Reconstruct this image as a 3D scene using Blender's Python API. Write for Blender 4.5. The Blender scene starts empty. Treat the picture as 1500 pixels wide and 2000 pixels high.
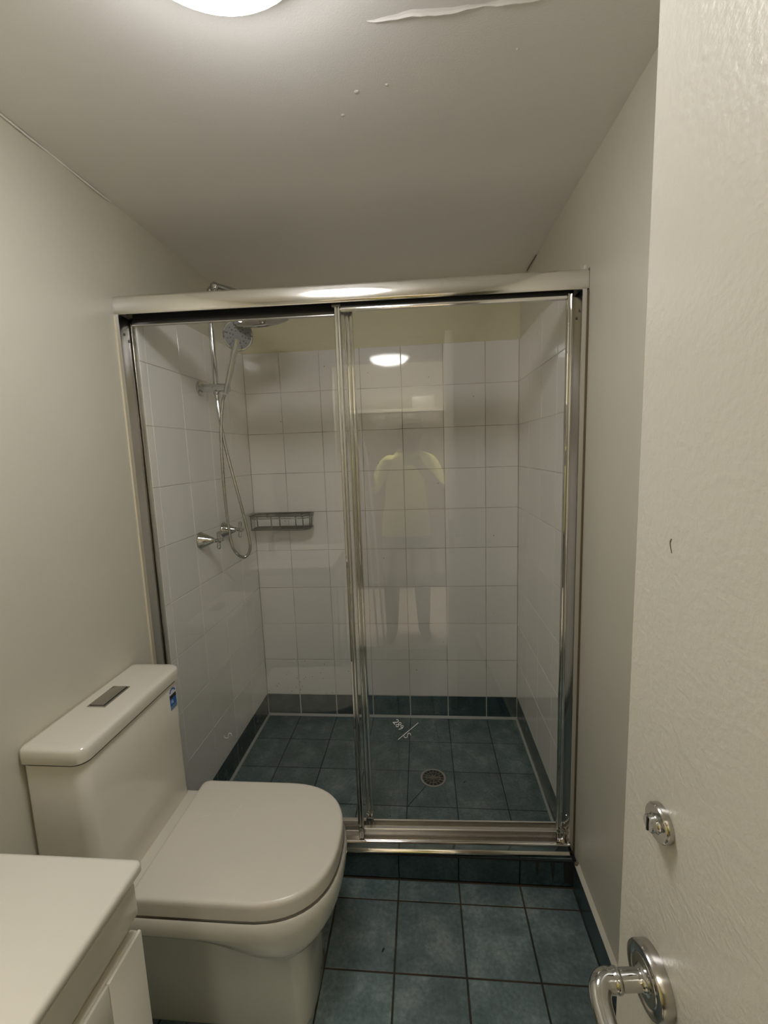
import bpy, bmesh, math, random
from mathutils import Vector, Matrix
random.seed(7)
PI = math.pi
scene = bpy.context.scene
COL = scene.collection

# ------------------------------------------------------------------ camera
CAM = Vector((0.0996, -2.1992, 1.4140))
RIGHT = Vector((0.99584545, 0.0842006, -0.03467141))
DOWN = Vector((-0.02284367, -0.13757432, -0.99022799))
FWD = Vector((-0.08814769, 0.98690606, -0.13507931))
cam_d = bpy.data.cameras.new('camera')
cam = bpy.data.objects.new('camera', cam_d)
COL.objects.link(cam)
M = Matrix.Identity(4)
for i in range(3):
    M[i][0], M[i][1], M[i][2], M[i][3] = RIGHT[i], -DOWN[i], -FWD[i], CAM[i]
cam.matrix_world = M
cam_d.sensor_fit = 'AUTO'
cam_d.sensor_width = 36.0
cam_d.lens = 861.87 * 36.0 / 2000.0
cam_d.clip_start = 0.01
scene.camera = cam

# ------------------------------------------------------------------ world, exposure
world = bpy.data.worlds.new('world')
scene.world = world
world.use_nodes = True
world.node_tree.nodes['Background'].inputs[0].default_value = (0.5, 0.5, 0.5, 1)
world.node_tree.nodes['Background'].inputs[1].default_value = 0.02
vs = scene.view_settings
vs.view_transform = 'Standard'
vs.look = 'None'
vs.gamma = 1.0
vs.exposure = 0.17
vs.use_curve_mapping = False
scene.cycles.max_bounces = 20
scene.cycles.diffuse_bounces = 14
scene.cycles.glossy_bounces = 8
scene.cycles.transparent_max_bounces = 16
scene.cycles.sample_clamp_indirect = 6.0
scene.cycles.caustics_reflective = False
LAMP = 26.0          # radiance of the bathroom ceiling light's diffuser
LAMP_COL = (1.0, 0.98, 0.975)
HALL_FILL = 210.0  # radiance of the unseen hall light, raised to fill the bathroom

# ------------------------------------------------------------------ materials
def new_mat(name):
    m = bpy.data.materials.new(name)
    m.use_nodes = True
    return m, m.node_tree.nodes, m.node_tree.links, m.node_tree.nodes['Principled BSDF']

def simple(name, col, rough=0.5, metal=0.0, spec=0.5, coat=0.0):
    m, n, l, b = new_mat(name)
    b.inputs['Base Color'].default_value = (*col, 1)
    b.inputs['Roughness'].default_value = rough
    b.inputs['Metallic'].default_value = metal
    b.inputs['Specular IOR Level'].default_value = spec
    b.inputs['Coat Weight'].default_value = coat
    b.inputs['Coat Roughness'].default_value = 0.05
    return m

def node(n, t, **kw):
    o = n.new(t)
    for k, v in kw.items():
        if k in o.inputs.keys():
            o.inputs[k].default_value = v
        else:
            setattr(o, k, v)
    return o

def ramp(n, stops):
    r = n.new('ShaderNodeValToRGB')
    e = r.color_ramp.elements
    while len(e) < len(stops):
        e.new(0.5)
    for el, (p, c) in zip(e, stops):
        el.position = p
        el.color = (*c, 1)
    return r

def geo_pos(n):
    return n.new('ShaderNodeNewGeometry').outputs['Position']

def paint(name, c1, c2, rough, bump_scale, bump, coat=0.0, mottled=3.0):
    m, n, l, b = new_mat(name)
    p = geo_pos(n)
    t = node(n, 'ShaderNodeTexNoise', Scale=mottled, Detail=4.0)
    l.new(p, t.inputs['Vector'])
    r = ramp(n, [(0.3, c1), (0.7, c2)])
    l.new(t.outputs['Fac'], r.inputs[0])
    l.new(r.outputs[0], b.inputs['Base Color'])
    t2 = node(n, 'ShaderNodeTexNoise', Scale=bump_scale, Detail=3.0)
    l.new(p, t2.inputs['Vector'])
    bp = node(n, 'ShaderNodeBump', Strength=bump, Distance=0.002)
    l.new(t2.outputs['Fac'], bp.inputs['Height'])
    l.new(bp.outputs[0], b.inputs['Normal'])
    b.inputs['Roughness'].default_value = rough
    b.inputs['Coat Weight'].default_value = coat
    b.inputs['Coat Roughness'].default_value = 0.15
    return m

M_WALL = paint('cream_wall_paint', (0.60, 0.58, 0.49), (0.635, 0.61, 0.515), 0.38, 260, 0.12)
M_SHADEWALL = paint('khaki_shade_wall_paint', (0.72, 0.66, 0.46), (0.75, 0.69, 0.49), 0.45, 220, 0.12)  # same wall paint, with the khaki tint of its shade put into the colour
M_CEIL = paint('ceiling_paint', (0.855, 0.835, 0.805), (0.875, 0.855, 0.83), 0.55, 300, 0.12, mottled=1.5)
M_DOOR = paint('door_gloss_paint', (0.60, 0.575, 0.495), (0.62, 0.595, 0.515), 0.36, 170, 0.35, coat=0.0)
M_HALLWALL = simple('hall_paint', (0.72, 0.68, 0.58), 0.6)
M_CARPET = paint('pale_carpet', (0.50, 0.46, 0.40), (0.58, 0.54, 0.47), 0.95, 400, 0.6)
M_WHITEGLOSS = simple('white_gloss', (0.70, 0.675, 0.595), 0.22, coat=0.3)
M_CERAMIC = simple('white_ceramic', (0.73, 0.70, 0.61), 0.10, coat=0.5)
M_BASIN = simple('basin_ceramic', (0.655, 0.63, 0.555), 0.14, coat=0.3)
M_SEAT = simple('white_seat_plastic', (0.72, 0.68, 0.595), 0.24)
M_CHROME = simple('chrome', (0.50, 0.50, 0.49), 0.06, 1.0)
M_HOSE = simple('chrome_hose', (0.33, 0.33, 0.32), 0.18, 1.0)
M_SATIN = simple('satin_nickel', (0.50, 0.485, 0.46), 0.18, 1.0)
M_DARKMETAL = simple('tarnished_wire', (0.16, 0.155, 0.15), 0.35, 0.9)
M_BLACK = simple('black_rubber', (0.012, 0.012, 0.013), 0.5)
M_DARKGAP = simple('dark_recess', (0.02, 0.019, 0.017), 0.7)
M_CAULK = simple('cream_caulk', (0.70, 0.63, 0.48), 0.5)
M_BROWN = simple('brown_stained_caulk', (0.13, 0.095, 0.055), 0.6)
M_SILICONE = simple('grey_silicone', (0.42, 0.42, 0.40), 0.45)
M_MARK = simple('white_marker', (0.85, 0.85, 0.83), 0.6)
M_GREYPLASTIC = simple('grey_spray_plate', (0.17, 0.175, 0.19), 0.35)
M_BLUE = simple('label_blue', (0.015, 0.12, 0.42), 0.4)
M_LABELWHITE = simple('label_white', (0.72, 0.76, 0.82), 0.4)
M_LABELGREY = simple('label_grey', (0.16, 0.25, 0.38), 0.4)
M_WOOD = simple('dark_timber', (0.055, 0.032, 0.02), 0.4)

def aluminium():
    m, n, l, b = new_mat('polished_aluminium')
    p = geo_pos(n)
    t = node(n, 'ShaderNodeTexNoise', Scale=14.0, Detail=3.0)
    l.new(p, t.inputs['Vector'])
    mr = node(n, 'ShaderNodeMapRange')
    mr.inputs['To Min'].default_value = 0.06
    mr.inputs['To Max'].default_value = 0.16
    l.new(t.outputs['Fac'], mr.inputs['Value'])
    l.new(mr.outputs[0], b.inputs['Roughness'])
    b.inputs['Base Color'].default_value = (0.80, 0.775, 0.73, 1)
    b.inputs['Metallic'].default_value = 1.0
    return m
M_ALU = aluminium()
M_BRUSHED = simple('brushed_aluminium', (0.62, 0.60, 0.57), 0.27, 1.0)
M_POLISH = simple('polished_stile', (0.64, 0.63, 0.60), 0.035, 1.0)
M_SHADEALU = simple('rail_painted_shade', (0.09, 0.09, 0.09), 0.35, 0.6)  # dark grey holds the shade under the header, not the metal's own tone

def glass():
    m = bpy.data.materials.new('clear_glass')
    m.use_nodes = True
    n, l = m.node_tree.nodes, m.node_tree.links
    n.clear()
    out = n.new('ShaderNodeOutputMaterial')
    mix = n.new('ShaderNodeMixShader')
    tr = node(n, 'ShaderNodeBsdfTransparent', Color=(0.985, 0.99, 0.985, 1))
    gl = node(n, 'ShaderNodeBsdfGlossy', Color=(1, 1, 1, 1), Roughness=0.0)
    g = n.new('ShaderNodeNewGeometry')
    dot = node(n, 'ShaderNodeVectorMath', operation='DOT_PRODUCT')
    l.new(g.outputs['Normal'], dot.inputs[0])
    l.new(g.outputs['Incoming'], dot.inputs[1])
    ab = node(n, 'ShaderNodeMath', operation='ABSOLUTE')
    l.new(dot.outputs['Value'], ab.inputs[0])
    su = node(n, 'ShaderNodeMath', operation='SUBTRACT')
    su.inputs[0].default_value = 1.0
    l.new(ab.outputs[0], su.inputs[1])
    pw = node(n, 'ShaderNodeMath', operation='POWER')
    l.new(su.outputs[0], pw.inputs[0])
    pw.inputs[1].default_value = 5.0
    ma = node(n, 'ShaderNodeMath', operation='MULTIPLY_ADD')
    l.new(pw.outputs[0], ma.inputs[0])
    ma.inputs[1].default_value = 0.95
    ma.inputs[2].default_value = 0.045
    l.new(ma.outputs[0], mix.inputs[0])
    l.new(tr.outputs[0], mix.inputs[1])
    l.new(gl.outputs[0], mix.inputs[2])
    l.new(mix.outputs[0], out.inputs[0])
    return m
M_GLASS = glass()

def white_tile():
    m, n, l, b = new_mat('white_glazed_tile')
    p = geo_pos(n)
    oi = n.new('ShaderNodeObjectInfo')
    r = ramp(n, [(0.0, (0.83, 0.81, 0.785)), (1.0, (0.87, 0.85, 0.825))])
    l.new(oi.outputs['Random'], r.inputs[0])
    # mould and splash specks: scattered dark dots, thickest low in the rear corner
    v = node(n, 'ShaderNodeTexVoronoi', Scale=85.0)
    l.new(p, v.inputs['Vector'])
    lt = node(n, 'ShaderNodeMath', operation='LESS_THAN')
    l.new(v.outputs['Distance'], lt.inputs[0])
    lt.inputs[1].default_value = 0.20
    sep = n.new('ShaderNodeSeparateColor')
    l.new(v.outputs['Color'], sep.inputs[0])
    sp = n.new('ShaderNodeSeparateXYZ')
    l.new(p, sp.inputs[0])
    mz = node(n, 'ShaderNodeMapRange')
    for k, val in (('From Min', 0.36), ('From Max', 0.12), ('To Min', 0.0), ('To Max', 0.22)):
        mz.inputs[k].default_value = val
    l.new(sp.outputs['Z'], mz.inputs['Value'])
    mx = node(n, 'ShaderNodeMapRange')
    for k, val in (('From Min', -0.25), ('From Max', -0.45), ('To Min', 0.0), ('To Max', 1.0)):
        mx.inputs[k].default_value = val
    l.new(sp.outputs['X'], mx.inputs['Value'])
    mm = node(n, 'ShaderNodeMath', operation='MULTIPLY')
    l.new(mz.outputs[0], mm.inputs[0])
    l.new(mx.outputs[0], mm.inputs[1])
    ad = node(n, 'ShaderNodeMath', operation='ADD')
    l.new(mm.outputs[0], ad.inputs[0])
    ad.inputs[1].default_value = 0.003
    th = node(n, 'ShaderNodeMath', operation='LESS_THAN')
    l.new(sep.outputs['Red'], th.inputs[0])
    l.new(ad.outputs[0], th.inputs[1])
    both = node(n, 'ShaderNodeMath', operation='MULTIPLY')
    l.new(lt.outputs[0], both.inputs[0])
    l.new(th.outputs[0], both.inputs[1])
    mix = n.new('ShaderNodeMix')
    mix.data_type = 'RGBA'
    l.new(both.outputs[0], mix.inputs['Factor'])
    l.new(r.outputs[0], mix.inputs['A'])
    mix.inputs['B'].default_value = (0.10, 0.09, 0.075, 1)
    l.new(mix.outputs['Result'], b.inputs['Base Color'])
    t2 = node(n, 'ShaderNodeTexNoise', Scale=9.0, Detail=2.0)
    l.new(p, t2.inputs['Vector'])
    bp = node(n, 'ShaderNodeBump', Strength=0.05, Distance=0.004)
    l.new(t2.outputs['Fac'], bp.inputs['Height'])
    l.new(bp.outputs[0], b.inputs['Normal'])
    b.inputs['Roughness'].default_value = 0.05
    return m
M_TILE = white_tile()

def teal_tile(name, a, c, hi, rough):
    m, n, l, b = new_mat(name)
    p = geo_pos(n)
    t = node(n, 'ShaderNodeTexNoise', Scale=11.0, Detail=7.0, Roughness=0.65)
    l.new(p, t.inputs['Vector'])
    r = ramp(n, [(0.38, a), (0.52, c), (0.68, hi)])
    l.new(t.outputs['Fac'], r.inputs[0])
    t2 = node(n, 'ShaderNodeTexNoise', Scale=90.0, Detail=5.0)
    l.new(p, t2.inputs['Vector'])
    mix = n.new('ShaderNodeMix')
    mix.data_type = 'RGBA'
    mix.blend_type = 'OVERLAY'
    mix.inputs['Factor'].default_value = 0.55
    l.new(r.outputs[0], mix.inputs['A'])
    l.new(t2.outputs['Fac'], mix.inputs['B'])
    oi = n.new('ShaderNodeObjectInfo')
    mr = node(n, 'ShaderNodeMapRange')
    mr.inputs['To Min'].default_value = 0.88
    mr.inputs['To Max'].default_value = 1.12
    l.new(oi.outputs['Random'], mr.inputs['Value'])
    hv = n.new('ShaderNodeHueSaturation')
    l.new(mr.outputs[0], hv.inputs['Value'])
    l.new(mix.outputs['Result'], hv.inputs['Color'])
    l.new(hv.outputs[0], b.inputs['Base Color'])
    rr = node(n, 'ShaderNodeMapRange')
    rr.inputs['To Min'].default_value = rough - 0.08
    rr.inputs['To Max'].default_value = rough + 0.12
    l.new(t.outputs['Fac'], rr.inputs['Value'])
    l.new(rr.outputs[0], b.inputs['Roughness'])
    bp = node(n, 'ShaderNodeBump', Strength=0.15, Distance=0.001)
    l.new(t2.outputs['Fac'], bp.inputs['Height'])
    l.new(bp.outputs[0], b.inputs['Normal'])
    return m
M_TEAL = teal_tile('teal_floor_tile', (0.088, 0.128, 0.133), (0.125, 0.172, 0.176), (0.215, 0.262, 0.260), 0.40)
M_SKIRT = teal_tile('dark_teal_skirting_tile', (0.030, 0.055, 0.060), (0.042, 0.072, 0.078), (0.065, 0.098, 0.102), 0.22)

def grout(name, c1, c2, scale=9.0, lo=0.4, hi=0.62):
    m, n, l, b = new_mat(name)
    p = geo_pos(n)
    t = node(n, 'ShaderNodeTexNoise', Scale=scale, Detail=4.0)
    l.new(p, t.inputs['Vector'])
    r = ramp(n, [(lo, c1), (hi, c2)])
    l.new(t.outputs['Fac'], r.inputs[0])
    l.new(r.outputs[0], b.inputs['Base Color'])
    b.inputs['Roughness'].default_value = 0.85
    return m
M_GROUT = grout('stained_wall_grout', (0.22, 0.17, 0.115), (0.56, 0.52, 0.46), 5.0, 0.33, 0.52)
M_GROUTPALE = grout('pale_wall_grout', (0.50, 0.47, 0.42), (0.66, 0.63, 0.57), 6.0)
M_GROUTDARK = grout('black_shower_grout', (0.010, 0.011, 0.011), (0.018, 0.018, 0.017))
M_GROUTBROWN = grout('brown_floor_grout', (0.022, 0.017, 0.010), (0.050, 0.037, 0.022))

def emit(name, col, s):
    m = bpy.data.materials.new(name)
    m.use_nodes = True
    b = m.node_tree.nodes['Principled BSDF']
    b.inputs['Base Color'].default_value = (0.8, 0.8, 0.78, 1)
    b.inputs['Emission Color'].default_value = (*col, 1)
    b.inputs['Emission Strength'].default_value = s
    return m
M_LAMP = emit('lit_diffuser', LAMP_COL, LAMP)
M_HALLFILL = emit('hall_fill_diffuser', (1.0, 0.94, 0.84), HALL_FILL)

# ------------------------------------------------------------------ mesh helpers
def link(name, me, mat, parent=None, smooth=False):
    o = bpy.data.objects.new(name, me)
    COL.objects.link(o)
    if mat and not me.materials:
        me.materials.append(mat)
    if parent:
        o.parent = parent
    if smooth:
        for p in me.polygons:
            p.use_smooth = True
    return o

def from_bm(name, bm, mat, parent=None, smooth=False, fix=True):
    if fix:
        bmesh.ops.recalc_face_normals(bm, faces=bm.faces[:])
    me = bpy.data.meshes.new(name)
    bm.to_mesh(me)
    bm.free()
    o = link(name, me, mat, parent, smooth)
    if smooth:
        me.set_sharp_from_angle(angle=math.radians(42))
    return o

def add_box(bm, lo, hi, bevel=0.0, seg=2):
    vs_ = [bm.verts.new((x, y, z)) for x in (lo[0], hi[0]) for y in (lo[1], hi[1]) for z in (lo[2], hi[2])]
    fs = [(0, 1, 3, 2), (4, 6, 7, 5), (0, 4, 5, 1), (2, 3, 7, 6), (0, 2, 6, 4), (1, 5, 7, 3)]
    faces = [bm.faces.new([vs_[i] for i in f]) for f in fs]
    if bevel > 0:
        ed = list({e for f in faces for e in f.edges})
        bmesh.ops.bevel(bm, geom=ed, offset=bevel, segments=seg, affect='EDGES', profile=0.5)

def box(name, lo, hi, mat, parent=None, bevel=0.0, seg=2):
    bm = bmesh.new()
    add_box(bm, lo, hi, bevel, seg)
    return from_bm(name, bm, mat, parent, smooth=bevel > 0)

def boxes(name, lst, mat, parent=None, bevel=0.0):
    bm = bmesh.new()
    for lo, hi in lst:
        add_box(bm, lo, hi, bevel)
    return from_bm(name, bm, mat, parent, smooth=bevel > 0)

def add_loft(bm, rings, cap0=True, cap1=True, closed=False):
    R = [[bm.verts.new(p) for p in r] for r in rings]
    n = len(R[0])
    pairs = list(zip(R[:-1], R[1:])) + ([(R[-1], R[0])] if closed else [])
    for a, b in pairs:
        for i in range(n):
            j = (i + 1) % n
            bm.faces.new((a[i], a[j], b[j], b[i]))
    if not closed:
        if cap0:
            bm.faces.new(R[0][::-1])
        if cap1:
            bm.faces.new(R[-1])

def loft(name, rings, mat, parent=None, smooth=True, cap0=True, cap1=True):
    bm = bmesh.new()
    add_loft(bm, rings, cap0, cap1)
    return from_bm(name, bm, mat, parent, smooth)

def frame_of(d):
    d = Vector(d).normalized()
    u = d.orthogonal().normalized()
    return d, u, d.cross(u)

def add_lathe(bm, prof, origin, axis, seg=32, closed=False):
    """prof: (radius, distance along axis) pairs"""
    d, u, v = frame_of(axis)
    o = Vector(origin)
    rings = []
    for r, t in prof:
        rings.append([o + d * t + (u * math.cos(a) + v * math.sin(a)) * max(r, 1e-5)
                      for a in [2 * PI * k / seg for k in range(seg)]])
    add_loft(bm, rings, closed=closed)

def lathe(name, prof, origin, axis, mat, parent=None, seg=32, closed=False):
    bm = bmesh.new()
    add_lathe(bm, prof, origin, axis, seg, closed)
    return from_bm(name, bm, mat, parent, True)

def catmull(pts, n=8):
    pts = [Vector(p) for p in pts]
    P = [pts[0] * 2 - pts[1]] + pts + [pts[-1] * 2 - pts[-2]]
    out = []
    for i in range(1, len(P) - 2):
        for k in range(n):
            t = k / n
            a, b, c, d = P[i - 1], P[i], P[i + 1], P[i + 2]
            out.append(0.5 * ((2 * b) + (c - a) * t + (2 * a - 5 * b + 4 * c - d) * t * t + (3 * b - a - 3 * c + d) * t ** 3))
    out.append(pts[-1])
    return out

def add_tube(bm, pts, r, seg=10, ribs=None):
    pts = [Vector(p) for p in pts]
    rs = r if isinstance(r, (list, tuple)) else [r] * len(pts)
    if ribs:
        rs = [x * (1.0 if i % 2 else ribs) for i, x in enumerate(rs)]
    rings = []
    u = None
    for i, p in enumerate(pts):
        d = (pts[min(i + 1, len(pts) - 1)] - pts[max(i - 1, 0)]).normalized()
        if u is None:
            u = d.orthogonal().normalized()
        u = (u - d * u.dot(d)).normalized()
        v = d.cross(u)
        rings.append([p + (u * math.cos(a) + v * math.sin(a)) * rs[i] for a in [2 * PI * k / seg for k in range(seg)]])
    add_loft(bm, rings)

def tube(name, pts, r, mat, parent=None, seg=10, ribs=None):
    bm = bmesh.new()
    add_tube(bm, pts, r, seg, ribs)
    return from_bm(name, bm, mat, parent, True)

def tubes(name, lst, r, mat, parent=None, seg=8):
    bm = bmesh.new()
    for pts in lst:
        add_tube(bm, pts, r, seg)
    return from_bm(name, bm, mat, parent, True)

def rrect(x0, x1, y0, y1, radii, n=6):
    """rounded rectangle outline; radii for corners (x0y0, x1y0, x1y1, x0y1)"""
    c = [((x0, y0), (1, 1), PI), ((x1, y0), (-1, 1), 1.5 * PI), ((x1, y1), (-1, -1), 0.0), ((x0, y1), (1, -1), 0.5 * PI)]
    out = []
    for ((x, y), (sx, sy), a0), r in zip(c, radii):
        r = max(r, 1e-4)
        for k in range(n + 1):
            a = a0 + 0.5 * PI * k / n
            out.append((x + sx * r + r * math.cos(a), y + sy * r + r * math.sin(a)))
    return out

def tag(o, label=None, cat=None, group=None, kind=None):
    if label: o['label'] = label
    if cat: o['category'] = cat
    if group: o['group'] = group
    if kind: o['kind'] = kind
    return o

def thing(name, label, cat, loc=(0, 0, 0), rotz=0.0, group=None):
    o = bpy.data.objects.new(name, None)
    COL.objects.link(o)
    o.location = loc
    o.rotation_euler = (0, 0, rotz)
    o.empty_display_size = 0.05
    return tag(o, label, cat, group)

def structure(o, label, cat):
    return tag(o, label, cat, None, 'structure')

# ------------------------------------------------------------------ tiles
_tile_cache = {}
def tile_mesh(w, h, t, c, mat):
    key = (round(w, 4), round(h, 4), t, mat.name)
    if key in _tile_cache:
        return _tile_cache[key]
    def ring(z, i):
        return [(i, i, z), (w - i, i, z), (w - i, h - i, z), (i, h - i, z)]
    bm = bmesh.new()
    add_loft(bm, [ring(-t, 0), ring(-c, 0), ring(0, c)])
    bmesh.ops.recalc_face_normals(bm, faces=bm.faces[:])
    me = bpy.data.meshes.new('tile')
    bm.to_mesh(me)
    bm.free()
    me.materials.append(mat)
    _tile_cache[key] = me
    return me

def lay_tiles(parent, name, origin, ux, uy, xs, ys, mat, joint=0.0025, t=0.006, tilt=0.15, chamfer=0.0009, skip=None, special=None):
    """a grid of separate tiles; origin + ux*x + uy*y, face towards ux x uy"""
    ux, uy = Vector(ux), Vector(uy)
    n = ux.cross(uy)
    for i in range(len(xs) - 1):
        for j in range(len(ys) - 1):
            if skip and skip(i, j):
                continue
            w, h = xs[i + 1] - xs[i] - joint, ys[j + 1] - ys[j] - joint
            if w < 0.004 or h < 0.004:
                continue
            me = tile_mesh(w, h, t, chamfer, mat)
            o = bpy.data.objects.new(name, me)
            COL.objects.link(o)
            o.parent = parent
            p = Vector(origin) + ux * (xs[i] + joint / 2) + uy * (ys[j] + joint / 2)
            m = Matrix((ux, uy, n)).transposed().to_4x4()
            a, b = (math.radians(random.uniform(-tilt, tilt)) for _ in range(2))
            if special:
                s = special(i, j)
                if s:
                    a, b = s
            c = Matrix.Translation((w / 2, h / 2, 0))
            m = Matrix.Translation(p) @ m @ c @ Matrix.Rotation(a, 4, 'X') @ Matrix.Rotation(b, 4, 'Y') @ c.inverted()
            o.matrix_world = m

XL, XR = -0.795, 0.572          # painted side walls
TL, TR = -0.773, 0.566          # tile faces of the side walls
ZC, ZF = 2.17, -0.023           # ceiling, bathroom floor
ZT, ZS = 1.9147, 0.1225         # top of the tiles, top of the skirting
YF = -2.58                      # wall with the doorway
HOB0, HOB1 = -0.888, -0.764     # kerb of the shower, front and rear
ZH = 0.073
XC = 0.0088

# ------------------------------------------------------------------ structure
wall_back = structure(box('wall_back', (XL - 0.1, 0.008, ZF - 0.1), (XR + 0.1, 0.1, ZC), M_SHADEWALL), 'rear shower wall of square white tiles below a painted strip with khaki shade put into its colour', 'wall')
box('grout', (TL, 0.0021, -0.02), (TR, 0.008, ZT - 0.001), M_GROUT, wall_back)
cols = [TL] + [XC + k * 0.2 for k in range(-3, 3)] + [TR]
rows = [ZS + k * 0.2 for k in range(9)] + [ZT]
lay_tiles(wall_back, 'tile', (0, 0, 0), (1, 0, 0), (0, 0, 1), cols, rows, M_TILE,
          special=lambda i, j: ((math.radians(0.65), math.radians(-0.42 if i in (3, 4) else 0.0)) if j == 8 else None))
box('skirting_grout', (TL, 0.0012, 0.0), (TR, 0.0035, ZS + 0.001), M_GROUTPALE, wall_back)
lay_tiles(wall_back, 'skirting_tile', (0, 0, 0), (1, 0, 0), (0, 0, 1), cols, [0.004, ZS], M_SKIRT, joint=0.005)

wall_left = structure(box('wall_left', (XL - 0.1, -2.7, ZF - 0.1), (XL, 0.008, ZC), M_WALL), 'cream painted wall behind the toilet, white tiled inside the shower', 'wall')
YJ = -0.836
box('grout', (XL, YJ, -0.02), (TL - 0.0016, 0.008, ZT - 0.001), M_GROUTPALE, wall_left)
lcols = [0.0, 0.2, 0.4, 0.6, 0.8, -YJ]
lay_tiles(wall_left, 'tile', (TL, YJ, 0), (0, 1, 0), (0, 0, 1), [0, -YJ - 0.8, -YJ - 0.6, -YJ - 0.4, -YJ - 0.2, -YJ], rows, M_TILE)
lay_tiles(wall_left, 'skirting_tile', (TL, YJ, 0), (0, 1, 0), (0, 0, 1), [0, -YJ - 0.8, -YJ - 0.6, -YJ - 0.4, -YJ - 0.2, -YJ], [0.004, ZS], M_SKIRT, joint=0.004)
tube('cracked_cornice', catmull([(XL + 0.001, -1.30, ZC - 0.002), (XL + 0.004, -1.15, ZC - 0.005), (XL + 0.001, -1.06, ZC - 0.002), (XL + 0.005, -0.93, ZC - 0.006), (XL + 0.001, -0.86, ZC - 0.002)], 5), 0.0022, M_CEIL, wall_left, 6)

wall_right = structure(box('wall_right', (XR, -2.7, ZF - 0.1), (XR + 0.1, 0.008, ZC), M_WALL), 'cream painted wall behind the open door, white tiled inside the shower', 'wall')
box('grout', (TR + 0.0016, YJ, -0.02), (XR, 0.008, ZT - 0.001), M_GROUTPALE, wall_right)
lay_tiles(wall_right, 'tile', (TR, 0, 0), (0, -1, 0), (0, 0, 1), lcols, rows, M_TILE)
lay_tiles(wall_right, 'skirting_tile', (TR, 0, 0), (0, -1, 0), (0, 0, 1), lcols, [0.004, ZS], M_SKIRT, joint=0.004)

# wall with the doorway, its frame, and the room beyond
DX0, DX1, DZ = -0.42, 0.40, 2.035
wall_front = structure(boxes('wall_front', [((XL - 0.1, YF - 0.1, ZF - 0.1), (DX0, YF, ZC)), ((DX1, YF - 0.1, ZF - 0.1), (XR + 0.1, YF, ZC)), ((DX0, YF - 0.1, DZ), (DX1, YF, ZC))], M_WALL),
                       'cream wall with the open doorway, seen only in the shower glass', 'wall')
boxes('door_frame', [((DX0 - 0.055, YF, ZF), (DX0, YF + 0.015, DZ + 0.055)), ((DX1, YF, ZF), (DX1 + 0.055, YF + 0.015, DZ + 0.055)), ((DX0, YF, DZ), (DX1, YF + 0.015, DZ + 0.055)),
                     ((DX0, YF - 0.1, ZF), (DX0 + 0.015, YF, DZ)), ((DX0, YF - 0.1, DZ - 0.015), (DX1, YF, DZ))], M_WHITEGLOSS, wall_front)

floor = structure(box('floor', (XL - 0.1, YF - 0.1, ZF - 0.1), (XR + 0.1, HOB0 + 0.02, ZF - 0.0018), M_GROUTBROWN), 'bathroom floor of square mottled teal tiles with dirty brown grout', 'floor')
XA = -0.0092
fx = [XL + 0.001, XA - 0.6, XA - 0.4, XA - 0.2, XA, XA + 0.2, XA + 0.4, 0.5605]
fy = [YF] + [-0.9608 - 0.2 * k for k in range(8, -1, -1)] + [HOB0 - 0.002]
fy = [fy[0]] + [y for y in fy[1:] if y > YF + 0.01]
lay_tiles(floor, 'tile', (0, 0, ZF), (1, 0, 0), (0, 1, 0), fx, fy, M_TEAL, joint=0.0048, tilt=0.2, chamfer=0.0014)

def speck(parent, x, y, z, l, w, a):
    c, s_ = math.cos(a), math.sin(a)
    o = [(l * math.cos(t), w * math.sin(t) * (1 + 0.4 * math.cos(t))) for t in [2 * PI * k / 10 for k in range(10)]]
    return loft('dark_speck', [[(x + u * c - v * s_, y + u * s_ + v * c, z - 0.0005) for u, v in o], [(x + 0.6 * (u * c - v * s_), y + 0.6 * (u * s_ + v * c), z + 0.0010) for u, v in o]], M_DARKGAP, parent)
speck(floor, -0.046, -1.107, ZF + 0.0004, 0.0075, 0.0026, 1.15)
shower_floor = structure(box('shower_floor', (TL - 0.02, HOB1 - 0.02, -0.1), (TR + 0.02, 0.02, -0.0014), M_GROUTDARK), 'shower floor of dark teal square tiles with black grout', 'floor')
sy = [HOB1, -0.6022, -0.4022, -0.2022, -0.004]
sx = [TL + 0.004] + [XC + k * 0.2 for k in range(-3, 3)] + [TR - 0.004]
lay_tiles(shower_floor, 'tile', (0, 0, 0), (1, 0, 0), (0, 1, 0), sx, sy, M_TEAL, joint=0.0038, tilt=0.2)
def fillet(name, a, b, ua, ub, r, mat, parent):
    """small triangular bead from a to b with legs along ua and ub"""
    a, b, ua, ub = map(Vector, (a, b, ua, ub))
    rings = [[p, p + ua * r, p + (ua + ub) * r * 0.42, p + ub * r] for p in (a, b)]
    return loft(name, rings, mat, parent)
fillet('silicone_bead', (TL, 0, 0), (TR, 0, 0), (0, -1, 0), (0, 0, 1), 0.010, M_SILICONE, shower_floor)
fillet('silicone_bead', (TL, HOB1, 0), (TL, 0, 0), (1, 0, 0), (0, 0, 1), 0.009, M_SILICONE, shower_floor)
fillet('silicone_bead', (TR, HOB1, 0), (TR, 0, 0), (-1, 0, 0), (0, 0, 1), 0.008, M_SILICONE, shower_floor)
speck(shower_floor, 0.249, -0.462, 0.0004, 0.0085, 0.0022, 0.8)
speck(shower_floor, -0.055, -0.655, 0.0004, 0.003, 0.002, 0.3)
# diagonal cut that runs to the drain
loft('cut_joint', [[(XC + 0.001, -0.6035, 0.0002), (XC + 0.0035, -0.6055, 0.0002), (XC + 0.0035, -0.6055, 0.0006), (XC + 0.001, -0.6035, 0.0006)],
                   [(0.0845, -0.490, 0.0002), (0.087, -0.492, 0.0002), (0.087, -0.492, 0.0006), (0.0845, -0.490, 0.0006)]], M_GROUTDARK, shower_floor, False)

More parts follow.
